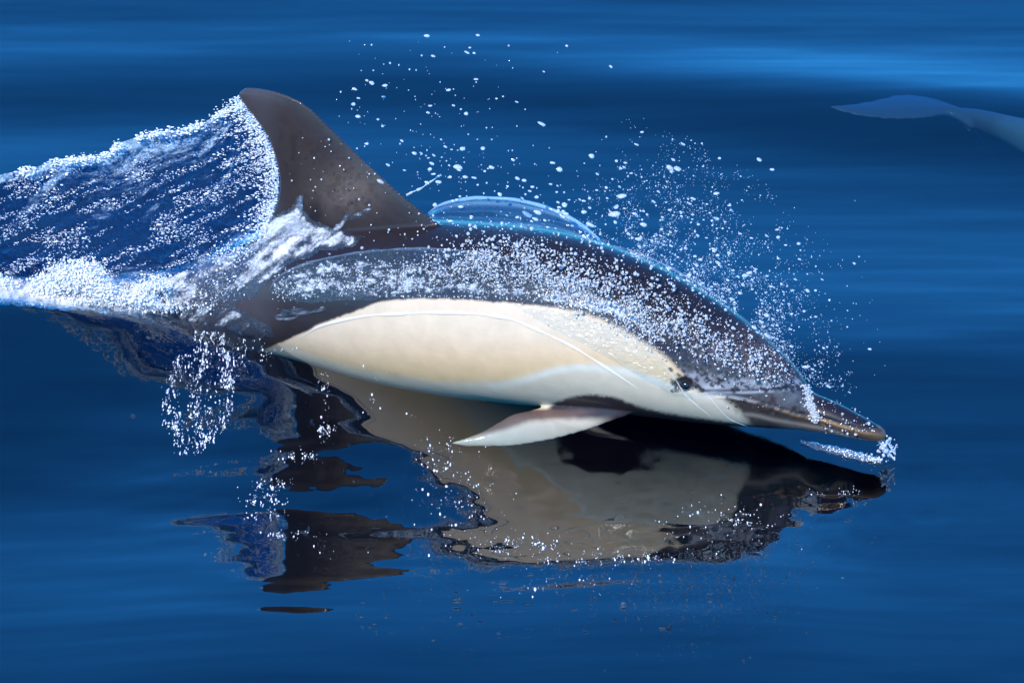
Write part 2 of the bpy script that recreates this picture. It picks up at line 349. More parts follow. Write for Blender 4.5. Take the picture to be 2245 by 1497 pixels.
for a, b, c_, e_, g_ in spots:
    sx = 1470+a*320; sy0 = np.interp(sx, [1470, 1600, 1700, 1780], [690, 690, 755, 835]); sy = sy0+(b**.75)*(858-sy0); r = 1.6+3.4*c_**2
    m = (np.abs(X-sx) < 14) & (np.abs(Y-sy) < 14); dx = X[m]-sx; dy = Y[m]-sy; ca, sa = math.cos(.7), math.sin(.7)
    q = np.sqrt(((dx*ca+dy*sa)/(r*1.6))**2+((-dx*sa+dy*ca)/r)**2); C[m] = lay(C[m], sst(1.2, .7, q)*.85, (.014, .012, .014))
for a, b, c_, e_, g_ in RNG.random((60, 5)):
    sx = 1590+a*200; sy = np.interp(sx, [1590, 1800], [880, 915])+b*26-14; r = 1.5+3*c_*c_
    m = (np.abs(X-sx) < 12) & (np.abs(Y-sy) < 12); q = np.hypot((X[m]-sx)/(1.5*r), (Y[m]-sy)/r); C[m] = lay(C[m], sst(1.2, .7, q)*.8, (.02, .018, .018))
for a, b, c_, e_, g_ in RNG.random((40, 5)):                # small dark marks on fin and back
    sx = 720+a*110; sy = 370+b*110; r = 1.5+3.5*c_*c_
    m = (np.abs(X-sx) < 12) & (np.abs(Y-sy) < 12); q = np.hypot((X[m]-sx)/r, (Y[m]-sy)/r); C[m] = lay(C[m], sst(1.2, .6, q)*.7, (.02, .018, .02))
setcol(me, C.clip(.005, .9))
# creases: mouth, face groove, blowhole
dz = -.0030*np.exp(-((Y-gape+1)/2.6)**2)*gz-.0024*np.exp(-((Y-fl_)/2.4)**2)*fz+.0016*np.exp(-((Y-gape-6)/4)**2)*gz
dz = dz-.008*np.exp(-((X-1592)/14)**2-((Y-662-(X-1592)*.5)/4)**2)-.004*sst(1.2, .5, ep)
co += no*dz[:, None]; me.vertices.foreach_set('co', co.astype(np.float32).ravel()); me.update()
skin = m_skin(); M_DROP = m_drop(); M_FOAM_AND_GLINT = m_foam()
root = bpy.data.objects.new('dolphin', None); S.collection.objects.link(root)
root['label'] = 'dark backed common dolphin with cream flank leaping just clear of the water'; root['category'] = 'dolphin'
root.location = (A0[0], A0[1], 0)
body = obj('body', me, skin, root); body.location = (-A0[0], -A0[1], 0)
me.calc_loop_triangles(); tr = np.zeros(len(me.loop_triangles)*3, np.int32); me.loop_triangles.foreach_get('vertices', tr)
BVH = BVHTree.FromPolygons(co.tolist(), tr.reshape(-1, 3).tolist())

def hit(px, py):                                           # first thing that stands there: the dolphin's skin or the water
    r = Vector(ray(px, py)).normalized(); o = Vector(CAM); loc, nrm, i, dist = BVH.ray_cast(o, r)
    g = foot(px, py); g = foot(px, py, float(H(g[0], g[1]))); gd = np.linalg.norm(g-CAM)
    if loc is None or dist > gd: return np.array(g), np.array([0, 0, 1.0]), False
    return np.array(loc), np.array(nrm), True
ICO = {}
def ico(sub):
    if sub not in ICO:
        import bmesh
        b = bmesh.new(); bmesh.ops.create_icosphere(b, subdivisions=sub, radius=1); b.verts.ensure_lookup_table()
        ICO[sub] = (np.array([v.co[:] for v in b.verts]), np.array([[v.index for v in f.verts] for f in b.faces])); b.free()
    return ICO[sub]
def balls(P, R, sub=1, sq=None):
    v, fc = ico(sub); P = np.array(P); R = np.array(R); n = len(P)
    sc = RNG.uniform(.75, 1.3, (n, 1, 3)) if sq is None else sq
    V = P[:, None]+v[None]*R[:, None, None]*sc; Fc = fc[None]+(np.arange(n)*len(v))[:, None, None]
    return V.reshape(-1, 3), Fc.reshape(-1, 3)
def tube(P, R, M=10, flat=None):
    P = np.array(P); R = np.broadcast_to(R, (len(P),)); T = np.gradient(P, axis=0); T /= np.linalg.norm(T, axis=1)[:, None]
    U = np.cross(T, [0, -.88, .47]); U /= np.linalg.norm(U, axis=1)[:, None]; W = np.cross(T, U)
    ph = np.linspace(0, 2*np.pi, M, endpoint=False)
    V = P[:, None]+R[:, None, None]*(np.cos(ph)[None, :, None]*U[:, None]+np.sin(ph)[None, :, None]*W[:, None]*(flat or 1))
    return V.reshape(-1, 3), gridf(len(P), M, True)
def merge(*L):
    V = []; Fc = []; o = 0
    for v, f_ in L: V.append(v); Fc.append(f_+o); o += len(v)
    return np.vstack(V), np.vstack(Fc)

# eye
pe, ne, _ = hit(1502, 846); ev, ef = ico(3)
eye = obj('eye', mesh('eye', ev*.0105, ef), m_plain('dark eye', (.008, .007, .008), .05), root); eye.location = Vector(pe-ne*.005)-root.location
ef2 = eye.copy(); S.collection.objects.link(ef2); pm = pe.copy(); pm[:2] -= 2*((pe[:2]-A0[:2])@NL)*NL; nm = ne.copy(); nm[:2] -= 2*(ne[:2]@NL)*NL
ef2.location = Vector(pm-nm*.005)-root.location

# ------------------------------------------------------------ the second dolphin, under water at upper right
def deep(px, py, z): return foot(px, py, z)
pc = deep(2095, 246, -.46); pd = deep(2420, 345, -.38); h2 = (pd-pc); h2 /= np.linalg.norm(h2); l2 = np.cross([0, 0, 1.0], h2); l2 /= np.linalg.norm(l2); u2 = np.cross(h2, l2)
t = np.array([-.02, .08, .2, .35, .55, .8, 1.1, 1.4, 1.65, 1.8, 1.86, 1.95, 2.05]); ra = np.array([.010, .026, .036, .058, .095, .135, .16, .16, .13, .09, .04, .026, .008]); q = np.linspace(-.02, 2.05, 160); rr = pchip(t, ra, q)
ph = np.linspace(0, 2*np.pi, 40, endpoint=False)
ctr = pc+h2*q[:, None]-np.array([0, 0, 1.0])*(.10*sst(.1, 1.2, q))[:, None]
V2 = ctr[:, None]+rr[:, None, None]*(np.cos(ph)[None, :, None]*l2*.85+np.sin(ph)[None, :, None]*u2)
LE = [(2150, 262), (2090, 232), (2040, 213), (1980, 206), (1920, 218), (1865, 228), (1818, 233)]
TE = [(2130, 280), (2075, 252), (2030, 259), (1970, 262), (1910, 258), (1860, 249), (1820, 236)]
b2 = blade(LE, TE, 40, .017, lambda p, t: deep(p[0], p[1], -.46+.05*t), None)
b3 = b2-pc; b3 = b3-2*(b3@l2)[..., None]*l2+pc; b3[..., 2] -= 1.3*np.abs((b3-pc)@l2)
me2 = remeshed('dolphin_under_water', [closed(V2), closed(b2), closed(b3[:, ::-1])], .005, 8)
c2 = np.zeros(len(me2.vertices)*3, np.float32); me2.vertices.foreach_get('co', c2); c2 = c2.reshape(-1, 3); x2, y2 = proj(c2)
C2 = np.tile([.085, .055, .05], (len(c2), 1)); s2 = ((c2-pc)@h2); e2 = np.clip((c2-pc)@u2, -1, 1)
C2 = lay(C2, sst(.14, .24, s2)*.9, (.11, .105, .09)); setcol(me2, C2)
obj('dolphin', me2, skin, None, 'dim second dolphin swimming away under the surface, only its tail in view', 'dolphin')

# ------------------------------------------------------------ water thrown up by the dolphin
def sheet(name, top, bot, nu, nv, off, disp, m, foam, thick=.004, us=1.0, vs=1.0, **kw):
    Tp = curve(top, nu); Bp = curve(bot, nu); u = np.linspace(0, 1, nu)[:, None]; v = np.linspace(0, 1, nv)[None]
    px = Tp[:, None, 0]*(1-v)+Bp[:, None, 0]*v; py = Tp[:, None, 1]*(1-v)+Bp[:, None, 1]*v
    of = off(u, v)+disp(u, v); V = plane(px, py, of); nl = NL3
    uv = np.stack([np.broadcast_to(u*us, px.shape), np.broadcast_to(v*vs, px.shape)], -1).reshape(-1, 2)
    fr = V.reshape(-1, 3); bk = fr+nl*thick; Fg = gridf(nu, nv); n = len(fr)
    me = mesh(name, np.vstack([fr, bk]), np.vstack([Fg, Fg[:, ::-1]+n]))
    fo = np.broadcast_to(foam(u, v, px, py), px.shape).reshape(-1); setcol(me, np.r_[fo, fo*.0+.2].clip(0, 1.5))
    ul = me.uv_layers.new(name='UVMap'); li = np.zeros(len(me.loops), np.int32); me.loops.foreach_get('vertex_index', li)
    ul.data.foreach_set('uv', uv[li % n].astype(np.float32).ravel()); return obj(name, me, m, **kw)
# the sheet behind the fin, its crest running from the fin tip down to the left edge of the picture
RT = [(-160, 420), (-60, 402), (0, 384), (30, 377), (70, 370), (105, 357), (130, 352), (165, 347), (205, 344), (240, 334), (256, 318), (285, 306), (320, 295), (365, 289), (405, 284), (450, 266), (485, 248), (510, 236), (534, 229)]
RB = [(-160, 640), (0, 620), (130, 628), (235, 622), (320, 612), (400, 600), (450, 580), (490, 550), (530, 525), (575, 500), (598, 470), (611, 430), (614, 395), (605, 352), (592, 312), (574, 278), (555, 252), (546, 240), (538, 230)]
def rt_disp(u, v):
    s = u*30; e = .5*vn(s*2.2, v*11)+.35*vn(s*5, v*30+3)+.3*vn(s*11, v*60)
    return .010*e*np.minimum(1, 6*(1-u)+.2)+.006*vn(u*6, v*18+u*20)
def rt_foam(u, v, px, py):
    jag = .02*vn(px/14, 0*v)
    crest = np.exp(-((v+jag)/.05)**2)*.75+np.exp(-((v-.13+.03*vn(px/50, 0*v))/.03)**2)*.12*sst(.2, .8, u)
    fin = np.exp(-np.maximum(0, np.interp(py, [230, 312, 400, 470], [538, 592, 612, 600])-px)/55.)*.34*sst(450, 250, 700-py*.0-px*.35)*sst(500, 560, px)
    low = .18*sst(.80, 1., v)
    strk = .16*sst(.25, .75, vn((px+py*.9)/34, (py-px*.25)/150))*sst(.9, .3, v)+.10*fbm((px-py*.5)/120, (py+px*.4)/45, 3)
    return .33+.22*sst(.65, .1, v)*sst(.1, .7, u)+crest+fin+low+strk
M_RT = m_lace('wake water', .44, .74, (20, 28), (.42, .60, .76), .008, (.50, .72, .97))
sheet('water_sheet', RT, RB, 620, 240, lambda u, v: .03+.05*np.sin(np.pi*v)*(1-u), rt_disp, M_RT, rt_foam, .006, 1, 1,
      label='blue sheet of water with a white crest thrown up behind the dorsal fin', cat='splash')
# jagged foam beads along its crest
cp = curve(RT, 900); RTc = cp; RBc = curve(RB, 900); P = []; R_ = []
for x_, y_ in cp:
    for _ in range(int(2.2+2.5*vn(np.array(x_/17.), np.array(0.))+1.5*vn(np.array(x_/60.), np.array(3.)))):
        q = plane(x_+random.gauss(0, 4), y_+random.gauss(3, 5), random.uniform(-.01, .03)); P.append(q); R_.append(random.uniform(.0006, .0024))
for i in range(26000):                                     # flecks of broken water riding on the sheet, in streaks
    u_ = random.random(); v2 = random.random()**.85; k2 = int(u_*899); a_ = RTc[k2]; b_ = RBc[k2]; x_ = a_[0]*(1-v2)+b_[0]*v2; y_ = a_[1]*(1-v2)+b_[1]*v2
    g2 = float(1.1*vn(np.array((x_-y_*.45)/70), np.array((y_+x_*.45)/10))+.6*vn(np.array(x_/60.), np.array(y_/40.)))+.35*(v2-.5)
    if g2 < random.uniform(-.3, .8): continue
    P.append(plane(x_, y_, .028+.05*math.sin(math.pi*v2)*(1-u_)-random.uniform(0, .008))); R_.append(min(.0004+random.expovariate(1/.00036), .0022))
for i in range(2200):                                       # white seam where the sheet leaves the fin
    t_ = random.random(); x_, y_ = curve(finT, 60)[int(3+t_*56)]; d_ = random.expovariate(1/16.)
    P.append(plane(x_-d_-2, y_+random.gauss(0, 4)+d_*.4, random.uniform(-.005, .02))); R_.append(random.uniform(.0006, .0018))
v_, f_ = balls(P, R_, 1, np.stack([RNG.uniform(1, 2.6, len(P)), np.ones(len(P)), RNG.uniform(.5, 1, len(P))], -1)[:, None]); o = obj('crest_foam', mesh('crest_foam', v_, f_), M_FOAM_AND_GLINT, kind='stuff', label='white beads of foam along the crest of the water sheet', cat='foam')

def film(name, poly, step, off, disp, m, foam, us, rot=0.0, edge=.30, fade=16, **kw):
    poly = np.array(poly, float); xs = np.arange(poly[:, 0].min(), poly[:, 0].max(), step); ys = np.arange(poly[:, 1].min(), poly[:, 1].max(), step)
    GXp, GYp = np.meshgrid(xs, ys, indexing='ij'); wob = 5*fbm(GXp/25, GYp/25, 3, 5.5)
    ok = inpoly(GXp+wob, GYp+wob, poly); idx = -np.ones(GXp.shape, int); V = []; fo = []; uv = []; rc = []
    de = np.full(GXp.shape, 1e9)
    for k in range(len(poly)):
        a0 = poly[k-1]; ab = poly[k]-a0; tt = np.clip(((GXp+wob-a0[0])*ab[0]+(GYp+wob-a0[1])*ab[1])/(ab@ab+1e-9), 0, 1)
        de = np.minimum(de, np.hypot(GXp+wob-a0[0]-ab[0]*tt, GYp+wob-a0[1]-ab[1]*tt))
    dd = np.array(disp(GXp, GYp)); ff = np.array(foam(GXp, GYp))-edge*(1-sst(0, fade, de)); dd = dd*sst(0, fade*.6, de)
    for i in range(len(xs)):
        for j in range(len(ys)):
            if ok[i, j]:
                p, n_, _ = hit(xs[i], ys[j]); idx[i, j] = len(V); V.append(p+n_*(off+dd[i, j])); fo.append(max(ff[i, j], 0)); uv.append(((xs[i]-rot*ys[j])*us, (ys[j]+rot*xs[i])*us)); rc.append(np.linalg.norm(p-CAM))
    a, b, c, d = idx[:-1, :-1], idx[1:, :-1], idx[1:, 1:], idx[:-1, 1:]; rc = np.array(rc)
    g = (a >= 0) & (b >= 0) & (c >= 0) & (d >= 0); Fc = np.stack([a[g], d[g], c[g], b[g]], -1)
    R4 = rc[Fc]; Fc = Fc[(R4.max(1)-R4.min(1)) < .07]
    me = mesh(name, np.array(V), Fc); setcol(me, np.array(fo)); ul = me.uv_layers.new(name='UVMap'); li = np.zeros(len(me.loops), np.int32)
    me.loops.foreach_get('vertex_index', li); ul.data.foreach_set('uv', np.array(uv)[li].astype(np.float32).ravel()); return obj(name, me, m, **kw)
FB = [(-40, 600), (60, 612), (160, 600), (240, 612), (300, 606), (360, 596), (430, 578), (480, 545), (520, 520), (570, 496), (610, 470), (640, 452), (655, 425), (668, 424), (668, 455), (690, 480), (740, 500), (800, 520), (780, 545), (700, 558), (640, 580), (590, 620), (560, 650), (520, 668), (560, 690), (600, 712), (610, 738), (560, 748), (480, 732), (350, 708), (200, 686), (60, 672), (-40, 664)]
def fo_foam(x, y):
    b = .50+.16*sst(420, 250, x)+.12*np.exp(-((y-(735-.42*x))/22)**2)*sst(700, 560, x)
    b = b+.20*fbm((x-y*.75)/70, (y+x*.75)/20, 4, 3)
    return b-.12*sst(690, 730, y)-.10*np.exp(-((x-480)/60)**2-((y-650)/30)**2)+.1*sst(640, 600, y)*sst(500, 600, x)
film('foam_film', FB, 3.2, .006, lambda x, y: .006*np.abs(fbm(x/26, y/14, 4, 2))+.003*fbm(x/8, y/6, 2, 1), m_lace('foam film', .44, .74, (26, 62), (.86, .88, .92), .006), fo_foam, 1/1000., .75,
     label='lacy white foam streaming over the tail stock below the fin', cat='foam')
# heaped white foam at lower left
P = []; R_ = []; LP = []
for cx_, cy_, sx_, sy_, n_ in [(-5, 640, 34, 24, 1500), (70, 650, 26, 14, 700), (100, 630, 26, 22, 1300), (150, 612, 36, 28, 2600), (195, 604, 24, 22, 1700), (225, 640, 32, 24, 1500), (290, 655, 40, 16, 1100), (370, 672, 60, 12, 800), (130, 660, 80, 8, 1200), (340, 625, 36, 18, 500), (470, 640, 60, 40, 500), (520, 560, 50, 30, 350)]:
    for q_ in range(int(n_*(1.7 if cx_ < 300 else 1.1))):
        x_ = random.gauss(cx_, sx_*.62); y_ = random.gauss(cy_, sy_*.6); lim = 664+.09*x_
        if y_ > lim: y_ = lim-random.random()*20
        P.append(plane(x_, y_, random.uniform(-.10, -.05))); R_.append(min(.0006+random.expovariate(1/.0007), .0036)*(1 if x_ < 380 else .7))
        if q_ % 60 == 0 and cx_ < 300: LP.append((plane(x_, min(max(y_, cy_-8)+8, 656+.09*x_), -.04), random.uniform(.007, .014)))
lumps = []
for p_, r_ in LP:
    v, f_ = ico(4); lumps.append((p_+v*r_*(1+.35*fbm(v[:, 0]*2.4+p_[0]*40, v[:, 2]*2.4+v[:, 1]*1.7, 4, r_*900))[:, None]*np.array([1.2, 1, .9]), f_))
v_, f_ = merge(balls(P, R_, 1), *lumps); obj('foam_heap', mesh('foam_heap', v_, f_), M_FOAM_AND_GLINT, kind='stuff', label='heaped bright white foam in the wake at lower left', cat='foam')

# glistening film of water on the flank
FK = [(592, 640), (612, 606), (660, 582), (740, 560), (830, 548), (930, 546), (1030, 552), (1110, 572), (1200, 590), (1290, 622), (1350, 655), (1410, 690), (1440, 722), (1400, 730), (1340, 700), (1250, 678), (1150, 664), (1000, 653), (860, 655), (760, 662), (660, 664)]
film('water_film', FK, 2.2, .0035, lambda x, y: .0042*fbm(x/7, y/5, 3, 4)*sst(585, 640, x), m_lace('glistening film', .46, .66, (60, 80), (.86, .88, .88), .004, (.62, .70, .78)),
     lambda x, y: .36+.12*sst(590, 640, y-(x-1100)*.15)+.14*fbm(x/22, y/12, 3, 7)+.10*sst(1150, 1350, x), 1/1000., parent=None,
     label='rough glistening film of water sliding over the dark upper flank', cat='water film')
FC = [(1120, 668), (1250, 684), (1340, 712), (1420, 755), (1480, 815), (1505, 850), (1530, 880), (1480, 868), (1420, 836), (1340, 790), (1260, 745), (1180, 705)]
film('water_film', FC, 2.0, .002, lambda x, y: .0034*fbm(x/9, y/6, 3, 9), m_clear('rippled film', .16, .003, 150, (.95, .78, .55), 1.2), lambda x, y: .5+.5*fbm(x/12, y/8, 2, 1), 1/1000.,
     label='thin rippled band of clear water crossing the cream flank towards the eye', cat='water film')

def on_body(pts, n, off): return np.array([(lambda h: h[0]+h[1]*off)(hit(*p)) for p in curve(pts, n)])
CAUSTIC_RIM = m_clear('painted caustic and water threads', .42, .001, 60, (.95, .90, .80))  # whitish colour carries the flank caustic; the water threads share it
CL = m_clear('clear rim', .10, .001, 60, (.6, .75, 1))
def rim(name, pts, n, r0, r1, m, label, off=.0005, flat=.5):
    P = on_body(pts, n, off); k = np.linspace(0, 1, n); r = (r0+(r1-r0)*k)*np.minimum(1, np.minimum(k, 1-k)*9+.1)*(1+.45*vn(k*18, k*0+r0*999)+.2*vn(k*60, k*0))
    v, f_ = tube(P, r, 10, flat); me = mesh(name, v, f_); setcol(me, np.ones(len(v))); return obj(name, me, m, label=label, cat='water ridge')
rim('water_or_caustic_ridge', [(655, 742), (700, 716), (760, 700), (820, 691), (900, 687), (960, 685), (1040, 688), (1110, 697), (1180, 724), (1250, 757), (1330, 806), (1400, 852)], 240, .0038, .0026, CAUSTIC_RIM, 'thin pale raised line put in for the caustic light arching across the cream flank')  # a caustic line of light, modelled as a whitish tube
rim('water_or_caustic_ridge', [(1455, 802), (1480, 830), (1500, 862), (1530, 890), (1560, 914)], 80, .0012, .0007, CAUSTIC_RIM, 'bright thread of water running down behind the eye')
rim('water_or_caustic_ridge', [(1548, 862), (1570, 888), (1600, 918), (1640, 935)], 80, .0009, .0005, CAUSTIC_RIM, 'fine thread of water down the cheek below the mouth corner')
rim('water_or_caustic_ridge', [(588, 640), (606, 612), (660, 583), (740, 562), (830, 550), (930, 546), (1030, 552), (1110, 570), (1200, 592)], 200, .003, .002, CL, 'clear lip of water along the upper edge of the flank film')
rim('water_or_caustic_ridge', [(1330, 536), (1400, 556), (1470, 588), (1530, 622), (1575, 652), (1600, 668)], 120, .0026, .002, CL, 'clear water line along the back ending at the blowhole')
# the two small clear tongues of water near the tail stock
for nm, pts, lb in (('a', [(598, 690), (620, 676), (660, 672), (685, 680), (676, 694), (640, 702), (610, 704)], 'larger oval tongue of clear water on the dark rear flank'), ('b', [(676, 686), (690, 674), (712, 670), (716, 678), (700, 686), (684, 690)], 'smaller oval tongue of clear water on the dark rear flank')):
    cc = np.array(pts).mean(0); film('water_tongue', pts, 1.6, .002, lambda x, y: .0012*fbm(x/12, y/3, 2, 2)+.003*np.exp(-((x-cc[0])/25)**2-((y-cc[1])/12)**2), m_lace('tongue water', .45, .8, (20, 120), (.8, .82, .85), .002, (.6, .63, .7)), lambda x, y: .48+0*x, 1/1000., edge=.1, fade=3, label=lb, cat='water film')

# clear arching sheet behind the back
AT = [(938, 468), (960, 452), (1000, 440), (1050, 434), (1110, 436), (1170, 447), (1230, 468), (1280, 497), (1315, 524)]
AB = [(940, 478), (990, 484), (1040, 488), (1090, 490), (1140, 494), (1190, 499), (1240, 508), (1285, 524), (1320, 540)]
def arc_foam(u, v, px, py): return np.exp(-((v-.20)/.10)**2)*(.6+.4*sst(.0, .3, u))+.9*np.exp(-((v-.97)/.07)**2)*sst(.3, .6, u)+.02
sheet('water_arc', AT, AB, 160, 40, lambda u, v: .05-.03*v+0*u, lambda u, v: .004*np.sin(v*9)+.002*vn(u*9, v*4), m_clear('arc water', .16, .0015, 30, (.35, .65, .95)), arc_foam, .003, label='clear glassy arc of water curling over behind the back', cat='splash')
P = np.array([plane(x_, y_, .05) for x_, y_ in curve(AT, 160)]); k_ = np.linspace(0, 1, 160); v_, f_ = tube(P, .0042*np.minimum(1, np.minimum(k_, 1-k_)*8+.15)*(1+.2*vn(k_*14, k_*0)), 10)
ms = mesh('water_or_caustic_ridge', v_, f_); setcol(ms, np.ones(len(v_))); obj('water_or_caustic_ridge', ms, m_clear('arc rim', .3, .001, 40, (.4, .7, 1)), label='glassy rolled rim on top of the arc of water behind the back', cat='water ridge')
# thin strand of water in the air in front of the fin
P = np.array([plane(x_, y_, .02) for x_, y_ in curve([(892, 428), (905, 421), (922, 414), (936, 404), (950, 395), (966, 384)], 70)]); k_ = np.linspace(0, 1, 70)
v_, f_ = tube(P, .0028*(.35+.9*np.abs(vn(k_*16, k_*0))), 8); v2_, f2_ = balls([plane(964+random.gauss(0, 5), 383+random.gauss(0, 3), .02) for _ in range(12)], [random.uniform(.001, .003) for _ in range(12)], 1)
ms = mesh('water_strand', v_, f_); obj('water_strand', ms, M_DROP, label='short twisted strand of water flung out in front of the fin', cat='splash')
# water tearing off the foot of the fin
M_TONG = m_lace('fin foot foam', .42, .85, (30, 60), (.8, .82, .86), .004, (.72, .76, .86))
film('foam_tongue', [(598, 545), (604, 520), (618, 498), (636, 478), (650, 455), (657, 424), (667, 424), (670, 455), (664, 480), (672, 500), (668, 520), (650, 545)], 1.8, .006, lambda x, y: .003*fbm(x/10, y/10, 3, 2), M_TONG, lambda x, y: .56+0*x, 1/1000., edge=.2, fade=6, label='pointed pale tongue of foam climbing the rear foot of the fin', cat='foam')
film('foam_tongue', [(660, 520), (700, 518), (722, 500), (736, 486), (760, 470), (790, 462), (818, 452), (826, 460), (800, 474), (768, 484), (750, 500), (735, 520), (700, 536), (660, 535)], 1.8, .005, lambda x, y: .003*fbm(x/8, y/8, 3, 3), M_TONG, lambda x, y: .5+.15*fbm(x/10, y/10, 2, 1), 1/1000., edge=.2, fade=6, label='thin branching foam streak across the middle foot of the fin', cat='foam')
# band of broken water round the base of the beak, and the splash at the beak's tip
P = []; R_ = []
for x_, y_ in curve([(1764, 846), (1770, 862), (1772, 880), (1782, 896), (1786, 912), (1790, 924)], 40):
    for _ in range(9):
        p_, n_, b_ = hit(x_+random.gauss(0, 5), y_+random.gauss(0, 2)); P.append(p_+n_*random.uniform(0, .005)); R_.append(random.uniform(.0007, .0030))
v_, f_ = balls(P, R_, 2); obj('splash_band', mesh('splash_band', v_, f_), M_DROP, kind='stuff', label='ragged band of white water wrapped round the base of the beak', cat='splash')
def pb(x, y, o=0): return plane(x, y, o)
parts = []
P = [pb(1935+random.gauss(6, 11), 985+random.gauss(-2, 12), random.uniform(-.012, .012)) for _ in range(70)]; parts.append(balls(P, [min(.0006+random.expovariate(1/.0011), .0048) for _ in P], 2))
for pts in ([(1930, 958), (1936, 972), (1944, 984), (1948, 1000)], [(1925, 966), (1935, 976), (1950, 990), (1960, 986), (1966, 974)], [(1942, 966), (1950, 976), (1963, 996)], [(1945, 988), (1955, 1000), (1962, 1008)]):
    c_ = curve(pts, 30); v, f_ = tube([pb(a, b) for a, b in c_], .0026*(.6+.5*RNG.random(30)), 8); parts.append((v, np.vstack([f_[:, :3], f_[:, [0, 2, 3]]])))
v_, f_ = merge(*parts); obj('splash', mesh('splash', v_, f_), M_DROP, label='small clear splash breaking off the tip of the beak', cat='splash')
c_ = curve([(1755, 964), (1790, 972), (1830, 980), (1870, 989), (1910, 998), (1935, 1002)], 160); k_ = np.linspace(0, 1, 160)
g_ = np.array([foot(a, b) for a, b in c_]); g_[:, 2] = H(g_[:, 0], g_[:, 1])+.001; ww = .017*np.minimum(1, np.minimum(k_, 1-k_)*5+.1)
cr = np.linspace(-1, 1, 12)
TV = np.stack([g_[:, None, 0]+0*cr, g_[:, None, 1]+ww[:, None]*cr*(1+.3*vn(k_*20, k_*0))[:, None], g_[:, None, 2]+(.006*(1-cr**2))*(.5+np.abs(fbm(k_[:, None]*24, cr*3, 3)))], -1)
ms = mesh('splash_trail', TV.reshape(-1, 3), gridf(160, 12)); setcol(ms, (np.repeat(k_, 12)*.55+.25*np.abs(vn(np.repeat(k_, 12)*60, np.tile(cr, 160)*4))))
obj('splash_trail', ms, m_clear('trail water', .3, .006, 90, (.7, .82, .95)), label='narrow streak of disturbed water on the surface below the beak', cat='splash')

# ------------------------------------------------------------ spray
D_ = []                                                    # (px, py, sideways, radius, group)
def add(n, fx, grp):
    k = 0
    while k < n:
        x_, y_, r = fx()
        if x_ is None: continue
        D_.append((x_, y_, random.gauss(.0, .05), r, grp)); k += 1
bt = lambda x: np.interp(x, [930, 1100, 1300, 1400, 1500, 1600, 1700, 1775, 1850], [467, 487, 520, 556, 603, 667, 752, 832, 884])
def cloud():
    x_ = random.betavariate(2.2, 2.4)*640+1240; b = float(bt(x_)); up = random.expovariate(1/(62+55*math.exp(-((x_-1520)/150)**2)))
    if up > 290: return None, 0, 0
    y_ = b+12-up+max(0, x_-1750)*-.2
    if float(fbm(np.array(x_/38.), np.array(y_/38.), 3, 4)) < random.uniform(-.45, .25): return None, 0, 0
    return x_+up*.22, y_, min(.0005+random.expovariate(1/.00068), .0056)
def thin():
    x_ = random.gauss(930, 130); y_ = 60+random.betavariate(2, 1.6)*380
    if x_ < 735 or x_ < 620+(y_-210)*1.2: return None, 0, 0
    return x_, y_, min(.0006+random.expovariate(1/.0008), .004)
def mid_():
    x_ = random.uniform(940, 1420); y_ = 500-random.expovariate(1/95.)
    if y_ < 300: return None, 0, 0
    return x_, y_, min(.0008+random.expovariate(1/.0011), .006)
def out():
    x_ = random.uniform(1700, 1940); y_ = random.gauss(640, 90)
    if y_ > bt(x_)-10: return None, 0, 0
    return x_, y_, min(.0006+random.expovariate(1/.0006), .003)
def mist():
    x_, y_, r = cloud()
    return (x_, y_, random.uniform(.0004, .0008)) if x_ is not None else (None, 0, 0)
add(3200, mist, 'a'); add(1650, cloud, 'a'); add(190, thin, 'b'); add(170, mid_, 'c'); add(60, out, 'a')
for x_, y_, r in [(1003, 366, 7), (1078, 367, 5), (1187, 272, 5), (1296, 342, 6), (1407, 290, 3), (1226, 371, 6), (1212, 357, 4), (983, 198, 4), (778, 196, 3.5), (814, 182, 5), (843, 188, 4), (774, 229, 4), (1059, 326, 4.5), (836, 398, 7), (1095, 426, 5), (1176, 432, 4), (1238, 450, 6), (953, 449, 5), (1470, 369, 6), (1486, 371, 5), (1665, 351, 4), (1692, 372, 3), (1577, 347, 3), (1345, 470, 8), (1365, 430, 7), (1281, 465, 5), (1048, 78, 3), (1040, 117, 3), (1044, 174, 3), (1242, 101, 2.5), (950, 382, 3)]:
    D_.append((x_, y_, 0, r*.00095, 'c' if x_ > 940 else 'b'))
D_.sort(key=lambda d: -d[3]); big, rest = D_[:300], D_[300:]
LBL = {'a': 'clear droplet in the dense spray flying over the head and shoulders', 'b': 'clear droplet in the thin spray drifting high beside the dorsal fin', 'c': 'clear droplet hanging above the middle of the back'}
GRP = {'a': 'droplets flying over the head and shoulders', 'b': 'droplets drifting beside the dorsal fin', 'c': 'droplets hanging above the middle of the back'}
proto = []
for i in range(7):
    v, f_ = ico(3); s = 1+.16*np.sin(v[:, :1]*2.3+i)+.12*np.cos(v[:, 1:2]*3.1+i*2.1); me_ = mesh('water_droplet', v*s*np.array([1.1+.1*(i % 3), 1, .9-.04*(i % 4)]), f_); me_.materials.append(M_DROP); proto.append(me_)
for i, (x_, y_, o_, r, g) in enumerate(big):
    d = bpy.data.objects.new('water_droplet', proto[i % 7]); S.collection.objects.link(d); d.location = plane(x_, y_, o_); d.scale = (r*random.uniform(.9, 1.5), r, r*random.uniform(.75, 1)); d.rotation_euler = (0, random.uniform(-.2, .7), 0)
    d['label'] = LBL[g]; d['category'] = 'droplet'; d['group'] = GRP[g]
v_, f_ = balls([plane(d[0], d[1], d[2]) for d in rest], [d[3] for d in rest], 2)
obj('fine_spray', mesh('fine_spray', v_, f_), M_DROP, kind='stuff', label='fine spray in the air above the dolphin', cat='spray')
